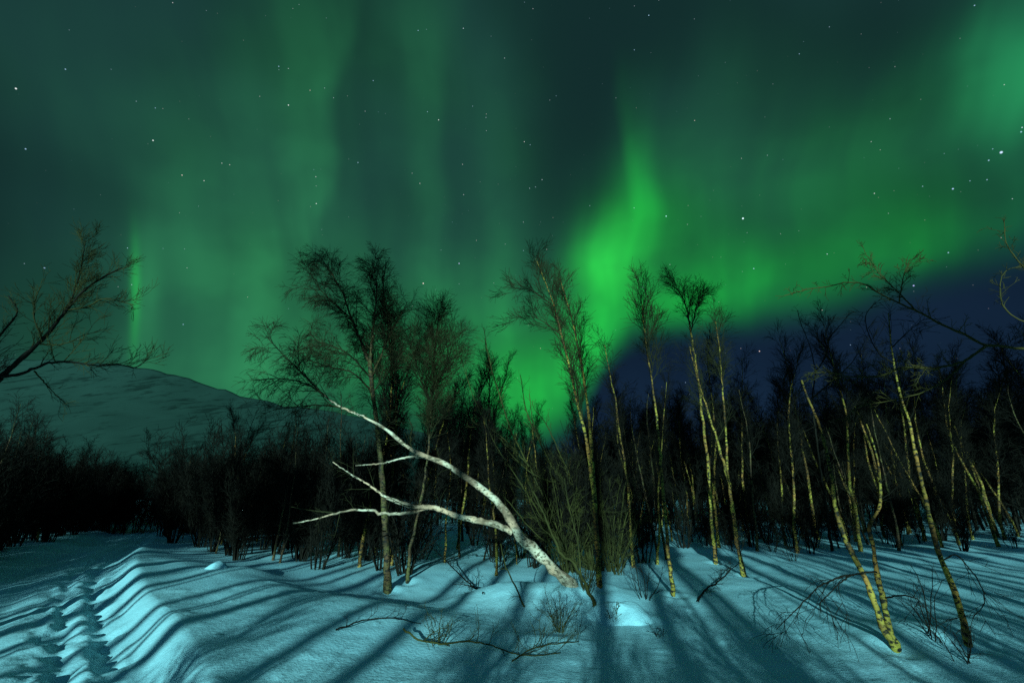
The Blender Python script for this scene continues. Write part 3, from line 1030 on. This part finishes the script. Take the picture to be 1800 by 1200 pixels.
# ------------------------------------------------------------------ kinds that repeat: build one of each, then copy
def kind_tree(name, seed, height, style, r0, lean, bark, twig, crown_from, dens, size, cat="tree", stems=1):
    rng = np.random.default_rng(seed)
    root = empty(name, (0, 0, 0), None, cat)
    tw, cw = Wood(), Wood()
    for s in range(stems):
        n = 16
        d = norm(np.array([rng.normal() * lean, rng.normal() * lean, 1.0]))
        if stems > 1:
            a = 2 * math.pi * (s + rng.random()) / stems
            d = norm(np.array([math.cos(a) * 0.25, math.sin(a) * 0.25, 1.0]))
        p = np.array([0, 0, -0.15]) + (np.array([d[0], d[1], 0]) * 0.2 if stems > 1 else 0)
        pts = [p]
        h = height * (1 if s == 0 else rng.uniform(0.65, 0.95))
        for k in range(1, n):
            d = norm(d + rng.normal(size=3) * 0.055 + UP * 0.04)
            p = p + d * h / (n - 1)
            pts.append(p)
        P = np.array(pts)
        r = r0 * (1 - 0.85 * np.linspace(0, 1, n) ** 1.1) * (1 + 0.08 * rng.normal(size=n))
        r[0] *= 1.3
        P = gnarl(rng, P, r, 0.3)
        tw.add(P[None], r[None], 7)
        crown(rng, cw, P[None], r[None], style, dens, size, (crown_from, 1.0), 0.0048)
        # a few dead stubs low on the stem
        A, ra = grow(rng, P[None], r[None], 7, (0.08, crown_from + 0.1), (62, 14), 0.55, 5, 0.2, [0, 0, 0, -.05, -.05], 0.5, 0.4, rmin=0.004)
        cw.add(A, ra, 4)
        B, rb = grow(rng, A, ra, 2.0, (0.3, 1.0), (45, 15), 0.3, 4, 0.2, 0.0, 0.7, 0.5, rmin=0.0035)
        cw.add(B, rb, 3)
    link("trunk", tw.mesh("trunk", bark), root)
    link("crown", cw.mesh("crown", twig), root)
    return root


def kind_shrub(name, seed, n_stems, height, spread, bark, twig, dens=1.0, size=0.8):
    rng = np.random.default_rng(seed)
    root = empty(name, (0, 0, 0), None, "shrub")
    sw, cw = Wood(), Wood()
    n = 10
    P = np.empty((n_stems, n, 3))
    Rr = np.empty((n_stems, n))
    for s in range(n_stems):
        a = 2 * math.pi * rng.random()
        k = spread * rng.uniform(0.2, 1.0)
        d = norm(np.array([math.cos(a) * k, math.sin(a) * k, 1.0]))
        p = np.array([math.cos(a) * 0.16 * rng.random(), math.sin(a) * 0.16 * rng.random(), -0.15])
        h = height * rng.uniform(0.55, 1.05)
        P[s, 0] = p
        for q in range(1, n):
            d = norm(d + rng.normal(size=3) * 0.09 + UP * 0.03)
            p = p + d * h / (n - 1)
            P[s, q] = p
        Rr[s] = rng.uniform(0.012, 0.026) * (1 - 0.8 * np.linspace(0, 1, n))
    sw.add(P, Rr, 6)
    crown(rng, cw, P, Rr, "willow", dens, size, (0.18, 1.0), 0.0055)
    link("stems", sw.mesh("stems", bark), root)
    link("twigs", cw.mesh("twigs", twig), root)
    return root


KINDS = [
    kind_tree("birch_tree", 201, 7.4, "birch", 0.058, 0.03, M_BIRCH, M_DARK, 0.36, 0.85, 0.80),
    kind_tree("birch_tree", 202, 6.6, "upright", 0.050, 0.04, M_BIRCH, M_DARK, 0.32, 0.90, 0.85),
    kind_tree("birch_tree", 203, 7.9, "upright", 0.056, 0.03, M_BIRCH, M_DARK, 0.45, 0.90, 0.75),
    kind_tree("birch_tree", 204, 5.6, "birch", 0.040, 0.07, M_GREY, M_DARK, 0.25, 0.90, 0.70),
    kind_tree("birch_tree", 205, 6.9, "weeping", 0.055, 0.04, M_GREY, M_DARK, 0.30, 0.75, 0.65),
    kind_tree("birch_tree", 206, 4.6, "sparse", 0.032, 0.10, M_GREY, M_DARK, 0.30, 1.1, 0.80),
]
SHRUBS = [
    kind_shrub("willow_shrub", 301, 15, 3.4, 0.36, M_DARK, M_DARK, 0.7),
    kind_shrub("willow_shrub", 302, 10, 2.8, 0.48, M_DARK, M_DARK, 0.65),
    kind_shrub("willow_shrub", 303, 17, 4.0, 0.28, M_DARK, M_DARK, 0.7),
    kind_shrub("willow_shrub", 304, 8, 1.9, 0.42, M_DARK, M_DARK, 0.6, 0.6),
]
G_MID = "birches of the stand at the edge of the snow field"
L_MID = "slim bare birch in the dim stand behind the snow field"
L_FAR = "thin dark birch deep in the black wood"
L_PATH = "bare dark birch rising over the thickets that line the trail"
used_first = set()


def place(kind_list, i, loc, rz, sc, label, group, tilt=(0, 0)):
    src = kind_list[i]
    if src.name not in used_first:
        used_first.add(src.name)
        src.location = tuple(float(q) for q in loc)
        src.rotation_euler = (tilt[0], tilt[1], rz)
        src.scale = sc
        o = src
    else:
        o = copy_thing(src, loc, rz, sc, None, tilt)
    o['label'], o['group'] = label, group
    return o


def on_path(x, y, margin):
    al, ac = path_coords(x, y)
    lo, hi = -(1.3 + margin), 1.5 + margin
    if al > 27:
        return False
    return lo < ac < hi


FRONT = np.array([(-40, 30), (-16, 20), (-11, 16.5), (-7.5, 13.5), (-4.5, 11.6), (-2.5, 11.0), (0, 10.8), (2, 11.2), (4.5, 13.2), (7, 14.6), (12, 15.2), (18, 16.0), (40, 20)], float)


def front_y(x):
    return float(np.interp(x, FRONT[:, 0], FRONT[:, 1]))


rng = np.random.default_rng(777)
spots = []
tries = 0
while len(spots) < 520 and tries < 60000:
    tries += 1
    y = 9 + 33 * rng.random() ** 0.85
    x = (rng.random() * 2 - 1) * (y * 1.22 + 2)
    al, ac = path_coords(x, y)
    if ac < 0:
        if y < 9 or (y < 13 and ac > -2.2):
            continue
    elif y < front_y(x) + 0.3:
        continue
    if on_path(x, y, 0.5):
        continue
    if ac > 0 and al < 34 and ac < 1.9:
        continue
    dmin = 0.55 + 0.014 * y
    if any((x - a) ** 2 + (y - b) ** 2 < dmin * dmin for a, b in spots):
        continue
    # keep the view to the mountain open along the trail, as in the photograph
    u = 900 + F * x / (y * cp + 0.1)
    spots.append((x, y))
spots.sort(key=lambda q: math.hypot(*q))
near, far = spots[:205], spots[205:]
for k, (x, y) in enumerate(near):
    al, ac = path_coords(x, y)
    by_path = x < -4.0
    if by_path:
        i = [3, 5, 4, 3, 5, 1][rng.integers(6)]
        s = rng.uniform(0.55, 0.85)
    else:
        i = [0, 1, 2, 1, 2, 3, 0, 4][rng.integers(8)]
        s = rng.uniform(0.84, 1.12)
        if -2.5 < x < 2.0 and y < 15:
            i = [3, 5, 1][rng.integers(3)]
            s = rng.uniform(0.6, 0.85)
    if -0.03 < x / y < 0.24 and not by_path:
        s *= 0.50 if y < 17 else 0.68                                     # lower growth where the glow comes through
    elif 0.24 <= x / y < 0.33:
        s *= 0.70
    g = float(ground(x, y))
    lab, grp = (L_PATH, "birches over the trail") if by_path else ((L_MID, G_MID) if math.hypot(x, y) < 24 else (L_FAR, "birches deep in the wood"))
    place(KINDS, i, (x, y, g), rng.random() * 6.28, (s, s, s * rng.uniform(0.92, 1.1)), lab, grp, (rng.normal() * 0.028, rng.normal() * 0.028))

# willow thickets along both sides of the trail and at the wood's edge
sh = []
tries = 0
while len(sh) < 185 and tries < 40000:
    tries += 1
    al = rng.uniform(2.5, 40)
    side = -1 if rng.random() < 0.5 else 1
    off = 1.65 + (5.2 * rng.random() ** 1.3)
    ac = side * off
    x = PATH_P[0] + PATH_D[0] * al + PATH_D[1] * ac
    y = PATH_P[1] + PATH_D[1] * al - PATH_D[0] * ac
    if side > 0 and y < front_y(x) + 0.2:
        continue
    if side < 0 and (al < 8.0 or y < 10.0):
        continue
    if any((x - a) ** 2 + (y - b) ** 2 < 0.75 for a, b in sh):
        continue
    sh.append((x, y))
for q in np.linspace(27.5, 30, 3):
    for ac in np.linspace(-2.6, 2.6, 6):
        x = PATH_P[0] + PATH_D[0] * q + PATH_D[1] * ac + rng.normal() * 0.2
        y = PATH_P[1] + PATH_D[1] * q - PATH_D[0] * ac + rng.normal() * 0.2
        sh.append((x, y))
for x, y in sh:
    i = rng.integers(3)
    s = rng.uniform(0.72, 1.08)
    place(SHRUBS, i, (x, y, float(ground(x, y))), rng.random() * 6.28, (s, s, s), "dark leafless willow thicket bush beside the snowy trail", "willow bushes along the trail")
edge = []
tries = 0
while len(edge) < 46 and tries < 20000:
    tries += 1
    x = rng.uniform(-5, 17)
    y = front_y(x) + 0.4 + 6 * rng.random() ** 1.4
    if any((x - a) ** 2 + (y - b) ** 2 < 0.5 for a, b in edge):
        continue
    edge.append((x, y))
for x, y in edge:
    i = [3, 3, 1, 0][rng.integers(4)]
    s = rng.uniform(0.6, 1.0)
    place(SHRUBS, i, (x, y, float(ground(x, y))), rng.random() * 6.28, (s, s, s), "low dark brushwood bush among the trunks of the birch stand", "brush under the birch stand")


OLIVE_SHRUB = [kind_shrub("willow_shrub", 305, 13, 2.9, 0.40, M_OLIVE, M_OLIVE, 0.22, 0.8)]
for k, (u, v, sc, lab) in enumerate([
    (1000, 1006, 0.85, "olive willow bush directly behind the foot of the half fallen white birch"),
    (962, 992, 0.95, "olive willow bush under the slope of the half fallen white birch"),
    (1078, 1004, 0.80, "olive willow bush right of the twin stemmed birch's foot"),
    (1030, 985, 1.05, "tall olive willow bush between the white birch's foot and the twin stemmed birch"),
    (915, 980, 0.80, "low olive willow bush left of the fork of the half fallen white birch"),
]):
    g = gpt(u, v)
    o = place(OLIVE_SHRUB, 0, g, 1.3 * k, (sc, sc, sc), lab, "olive willow bushes round the fallen birch")


# the wood beyond, which reads as one dark mass
def far_wood():
    r = np.random.default_rng(88)
    units = []
    for s in range(4):
        w = Wood()
        n = 8
        p, d, pts = np.array([0, 0, -0.2]), norm(np.array([r.normal() * .06, r.normal() * .06, 1.0])), []
        for k in range(n):
            pts.append(p)
            d = norm(d + r.normal(size=3) * 0.05 + UP * 0.03)
            p = p + d * 7.2 / (n - 1)
        P = np.array(pts)[None]
        Rr = (0.07 * (1 - 0.8 * np.linspace(0, 1, n)))[None]
        w.add(P, Rr, 5)
        A, ra = grow(r, P, Rr, 42, (0.08, 1.0), (36, 12), 1.7, 5, 0.13, .07, 0.5, 0.3, 0.5, rmin=0.008)
        w.add(A, ra, 3)
        B, rb = grow(r, A, ra, 8, (0.15, 1.0), (36, 12), 0.75, 3, 0.15, .03, 0.7, 0.5, 0.4, rmin=0.008)
        w.add(B, rb, 3)
        C, rc = grow(r, B, rb, 3, (0.15, 1.0), (36, 12), 0.4, 3, 0.15, .0, 0.8, 0.6, 0.4, rmin=0.007)
        w.add(C, rc, 3)
        units.append((np.concatenate(w.v), np.concatenate(w.f)))
    V, Fc, off = [], [], 0
    pts = list(far)
    for _ in range(420):
        y = r.uniform(30, 62)
        x = (r.random() * 2 - 1) * (y * 1.25 + 4)
        al, ac = path_coords(x, y)
        if abs(ac) < 2.5 and al < 30:
            continue
        pts.append((x, y))
    for x, y in pts:
        v, f = units[r.integers(4)]
        a, s = r.random() * 6.28, r.uniform(0.85, 1.2) * (0.56 if x < -6 else (0.62 if -0.02 < x / y < 0.2 else 1.0)) * (0.8 if x < -16 else 1.0)
        c, q = math.cos(a), math.sin(a)
        vv = np.stack([(v[:, 0] * c - v[:, 1] * q) * s + x, (v[:, 0] * q + v[:, 1] * c) * s + y, v[:, 2] * s + float(ground(x, y))], -1)
        V.append(vv)
        Fc.append(f + off)
        off += len(v)
    o = link("far_wood", make_mesh("far_wood", np.concatenate(V), np.concatenate(Fc), M_DARK))
    tag(o, "black leafless wood massed behind the birch stand up to the sky line", "wood", kind='stuff')


far_wood()

# trees behind the viewpoint: they stripe the snow with shadow, as the low light comes from their side
r2 = np.random.default_rng(990)
back = []
tries = 0
while len(back) < 74 and tries < 9000:
    tries += 1
    y = -r2.uniform(4.5, 13)
    lat = r2.uniform(-17, 17)                       # where its shadow crosses the line through the viewer
    x = lat + y * math.tan(SUN_AZ)
    if -9.6 < lat < -4.0 and r2.random() < 0.88:
        continue
    if -4.0 < lat < -0.4 and r2.random() < 0.15:
        continue
    if any((x - a) ** 2 + (y - b) ** 2 < 0.6 for a, b in back):
        continue
    back.append((x, y))
for x, y in back:
    hgt = (6.0 - y) * 0.222 + r2.uniform(-0.6, 0.7)
    s = hgt / 7.4
    w = r2.uniform(0.9, 2.0)
    place(KINDS, [0, 1, 2, 4][r2.integers(4)], (x, y, float(ground(x, y))), r2.random() * 6.28, (w * 0.8, w * 0.8, s), "bare birch behind the viewpoint whose shadow stripes the snow", "birches behind the viewpoint")
# an unseen tall stand added for its shade: its crowns keep the light off the deep wood, its bare stems let it reach the field
TALL = [kind_tree("added_shade_aspen", 207, 18.5, "upright", 0.17, 0.03, M_GREY, M_DARK, 0.74, 2.4, 1.5)]
for k in range(64):
    lat, y = -34 + 62 * (k + r2.random()) / 64, -r2.uniform(27, 36)
    x = lat + y * math.tan(SUN_AZ)
    s = r2.uniform(1.0, 1.16)
    place(TALL, 0, (x, y, float(ground(x, y))), r2.random() * 6.28, (s, s, s), "tall aspen added well behind the viewpoint to shade the deep wood", "tall aspens added behind the viewpoint for shade")
for k in range(34):  # unseen lower row, added to shade the bushes, far snow and trunk bases
    lat = -13.0 + 31.0 * (k + r2.random()) / 34
    if -4.8 < lat < 0.6:
        continue
    y = -r2.uniform(12.5, 15.5)
    x = lat + y * math.tan(SUN_AZ)
    s = r2.uniform(0.41, 0.47) if lat < -4.8 else r2.uniform(0.39, 0.46)
    place(TALL, 0, (x, y, float(ground(x, y))), r2.random() * 6.28, (s, s, s), "young aspen added behind the viewpoint to shade bushes and far snow", "young aspens added behind the viewpoint for shade")
for k in range(23):
    lat, y = -7.4 + 6.6 * (k + r2.random()) / 23, -r2.uniform(3.2, 7.0)
    x = lat + y * math.tan(SUN_AZ)
    s = max(0.45, ((6.0 - y) * 0.21 + r2.uniform(-0.7, 0.2)) / 4.0)
    place(SHRUBS, 1, (x, y, float(ground(x, y))), r2.random() * 6.28, (1.3 * s, 1.3 * s, s), "thin stemmed willow behind the viewpoint whose rods streak the snow", "willows behind the viewpoint")
for k in range(20):
    x, y = r2.uniform(-20, -11.8), -r2.uniform(2, 9)
    place(SHRUBS, int(r2.integers(3)), (x, y, float(ground(x, y))), r2.random() * 6.28, (1.1, 1.1, 1.2), "bushy willow beside the trail behind the viewpoint", "bushes behind the viewpoint")
for k in range(34):
    lat, y = -4.0 + 17 * (k + r2.random()) / 34, -r2.uniform(3.2, 8.5)
    x = lat + y * math.tan(SUN_AZ)
    s = max(0.45, ((6.0 - y) * 0.21 + r2.uniform(-0.7, 0.2)) / 4.0)
    place(SHRUBS, int(r2.integers(3)), (x, y, float(ground(x, y))), r2.random() * 6.28, (1.5 * s, 1.5 * s, s), "thin stemmed willow behind the viewpoint whose rods streak the snow", "willows behind the viewpoint")

# ------------------------------------------------------------------ small things on the snow
def ground_branch(name, label, cat, px, lift, ra, rb, seed, bark, dens=1.0, size=0.4, rise=0.5, free=False, depth=None):
    """A branch traced over the snow; lift is its height above the snow at each point."""
    rng = np.random.default_rng(seed)
    pts = []
    for i, (u, v) in enumerate(px):
        if depth is None:
            g = gpt(u, v)
            pts.append(g + np.array([0, 0, lift[i]]))
        else:
            pts.append(at(u, v, depth))
    n = max(10, len(px) * 5)
    line = smooth_line(pts, n)
    y = pts[0][1]
    r = np.linspace(ra, rb, n) / F * y * 0.62
    line = gnarl(rng, line, r, 0.5)
    w = Wood()
    w.add(line[None], r[None], 7)
    tw = Wood()
    P, Rr = line[None], r[None]
    L = np.linalg.norm(np.diff(line, axis=0), axis=1).sum()
    A, a = grow(rng, P, Rr, 7 * L * dens, (0.1, 1.0), (50, 15), size, 6, 0.2, rise * 0.12, 0.6, 0.3, 0.3, aim=(0, -0.3, 1.2 * rise), rmin=0.0026)
    tw.add(A, a, 4)
    B, b = grow(rng, A, a, 4, (0.25, 1.0), (40, 15), size * 0.5, 5, 0.2, rise * 0.05, 0.7, 0.5, 0.3, rmin=0.0024)
    tw.add(B, b, 3)
    root = empty(name, pts[0], label, cat)
    link("stem", w.mesh("stem", bark, pts[0]), root)
    if tw.n:
        link("twigs", tw.mesh("twigs", bark, pts[0]), root)
    return root


ground_branch("fallen_branch", "long thin olive branch lying on the snow in the foreground with upright shoots", "branch",
              [(708, 1122), (735, 1134), (775, 1138), (820, 1134), (860, 1140), (900, 1152), (940, 1158), (985, 1150)], [0.10, .06, .04, .04, .04, .03, .03, .02], 2.4, 0.9, 401, M_OLIVE, 1.1, 0.34, 1.0)
ground_branch("fallen_branch", "short twiggy branch half buried in the snow below the white trunk", "branch",
              [(900, 1165), (930, 1152), (960, 1146), (1000, 1140), (1018, 1130)], [.02, .05, .07, .06, .02], 1.9, 0.8, 402, M_OLIVE, 1.6, 0.40, 1.1)
ground_branch("fallen_branch", "crooked black branch sticking out of the snow, reaching right to the birch foot", "branch",
              [(1226, 1058), (1240, 1044), (1258, 1036), (1275, 1022), (1282, 1012), (1300, 1000)], [0.0, .08, .10, .10, .10, .12], 3.0, 0.9, 403, M_DARK, 0.8, 0.35, 0.3)
ground_branch("fallen_branch", "bent dark branch hanging down to the snow left of the white trunk's foot", "branch",
              [(850, 1045), (825, 1035), (800, 1020), (782, 1005), (765, 990)], [0.02, .10, .20, .25, .30], 3.0, 1.0, 404, M_DARK, 1.0, 0.45, 0.2)
ground_branch("fallen_branch", "thin pale rod leaning out of the snow under the fallen trunk", "branch",
              [(922, 1066), (905, 1030), (888, 990), (880, 955)], [0], 2.4, 1.1, 405, M_OLIVE, 0.5, 0.30, 0.4, depth=float(gpt(922, 1066)[1]))
ground_branch("fallen_branch", "thin curved branch half sunk in the snow at the lower left", "branch",
              [(590, 1110), (640, 1098), (690, 1094), (740, 1096)], [0.02, .05, .05, .0], 2.0, 0.9, 406, M_DARK, 0.9, 0.22, 0.8)

# brush sticking out of the snow: each clump a thing
for k, (u, v, h, n, lab) in enumerate([
    (1076, 1092, 0.32, 9, "little fan of bare twigs standing in front of the bright snow mound"),
    (985, 1110, 0.55, 12, "loose bush of thin shoots in the snow before the white trunk's foot"),
    (770, 1132, 0.45, 7, "few yellowish shoots rising above the olive branch at centre left"),
    (1135, 1052, 0.75, 5, "dark forked sapling standing behind the bright snow mound"),
    (1640, 1120, 0.95, 6, "bundle of thin dark saplings between the two foreground birches"),
    (1030, 1040, 0.9, 16, "dense tuft of upright rods around the fallen trunk's foot"),
    (1085, 1010, 1.3, 12, "olive thicket of upright rods right of the fallen trunk's foot"),
    (985, 1008, 1.2, 12, "olive thicket of slanting rods behind the fallen trunk"),
    (1160, 1120, 0.25, 4, "lone wisp of dry twigs on the open snow right of the mound"),
    (1700, 1165, 0.5, 6, "low spray of dark twigs at the foot of the orange tinged birch"),
    (1395, 985, 0.9, 8, "low bush by the scarred birch at the snow's edge"),
]):
    rg = np.random.default_rng(500 + k)
    g = gpt(u, v)
    root = empty("twig_bush", g, lab, "shrub", "twig clumps in the snow")
    m = 8
    P = np.empty((n, m, 3))
    for s in range(n):
        a = rg.random() * 6.28
        d = norm(np.array([math.cos(a) * 0.4, math.sin(a) * 0.4, 1.0]))
        p = np.array([rg.normal() * 0.05 * h ** 0.5, rg.normal() * 0.05 * h ** 0.5, -0.06])
        hh = h * rg.uniform(0.5, 1.1)
        for q in range(m):
            P[s, q] = p
            d = norm(d + rg.normal(size=3) * 0.10)
            p = p + d * hh / (m - 1)
    Rr = rg.uniform(0.004, 0.008, n)[:, None] * (0.7 + 0.5 * h) * np.linspace(1, 0.4, m)[None]
    w = Wood()
    w.add(P, Rr, 5)
    mt = M_OLIVE if k in (0, 1, 2, 5, 6, 7) else M_DARK
    t = Wood() if n >= 8 else w
    A, a_ = grow(rg, P, Rr, 4, (0.25, 1.0), (40, 14), 0.38 * h, 5, 0.16, 0.04, 0.7, 0.4, 0.4, rmin=0.0022)
    t.add(A, a_, 4)
    B, b_ = grow(rg, A, a_, 3, (0.2, 1.0), (38, 14), 0.2 * h, 4, 0.16, 0.02, 0.8, 0.5, 0.4, rmin=0.002)
    t.add(B, b_, 3)
    link("stems", w.mesh("stems", mt), root)
    if t is not w:
        link("twigs", t.mesh("twigs", mt), root)


def snow_mound(label, u, v, w, h, seed, deep=0.8):
    rg = np.random.default_rng(seed)
    g = gpt(u, v)
    na, nr = 64, 26
    verts, faces = [], []
    for j in range(nr + 1):
        q = j / nr
        for i in range(na):
            a = 2 * math.pi * i / na
            rr = 0.5 * w * (1 + 0.08 * math.sin(2 * a + seed) + 0.05 * math.sin(5 * a + 2 * seed)) * q
            x, y = rr * math.cos(a), deep * rr * math.sin(a) + 0.5 * w * deep * 0.8
            z = h * (1 - q ** 2.2) ** 1.25 if q < 1 else -0.04
            z *= 1 + 0.5 * float(vnoise(x * 2.6 / w + seed, y * 2.6 / w + 3))
            z += 0.22 * h * float(vnoise(x * 7 / w + seed, y * 7 / w)) * (1 - q)
            gx = float(ground(g[0] + x, g[1] + y)) - g[2]
            verts.append((x, y, gx - 0.03 + z))
    for j in range(nr):
        for i in range(na):
            a, b = j * na + i, j * na + (i + 1) % na
            faces.append((a, a + na, b + na, b))
    o = link("snow_mound", make_mesh("snow_mound", verts, faces, M_SNOW))
    o.location = tuple(float(c) for c in g)
    tag(o, label, "snow mound")


snow_mound("big rounded snow mound lit on its near side, right of the fallen trunk's foot", 1098, 1098, 1.02, 0.24, 3)
snow_mound("small snow cap on a stump at the bend of the trail's bank", 372, 1000, 0.50, 0.13, 8)
snow_mound("low lump of snow against the foot of the half fallen white birch", 1008, 1058, 0.85, 0.09, 5)
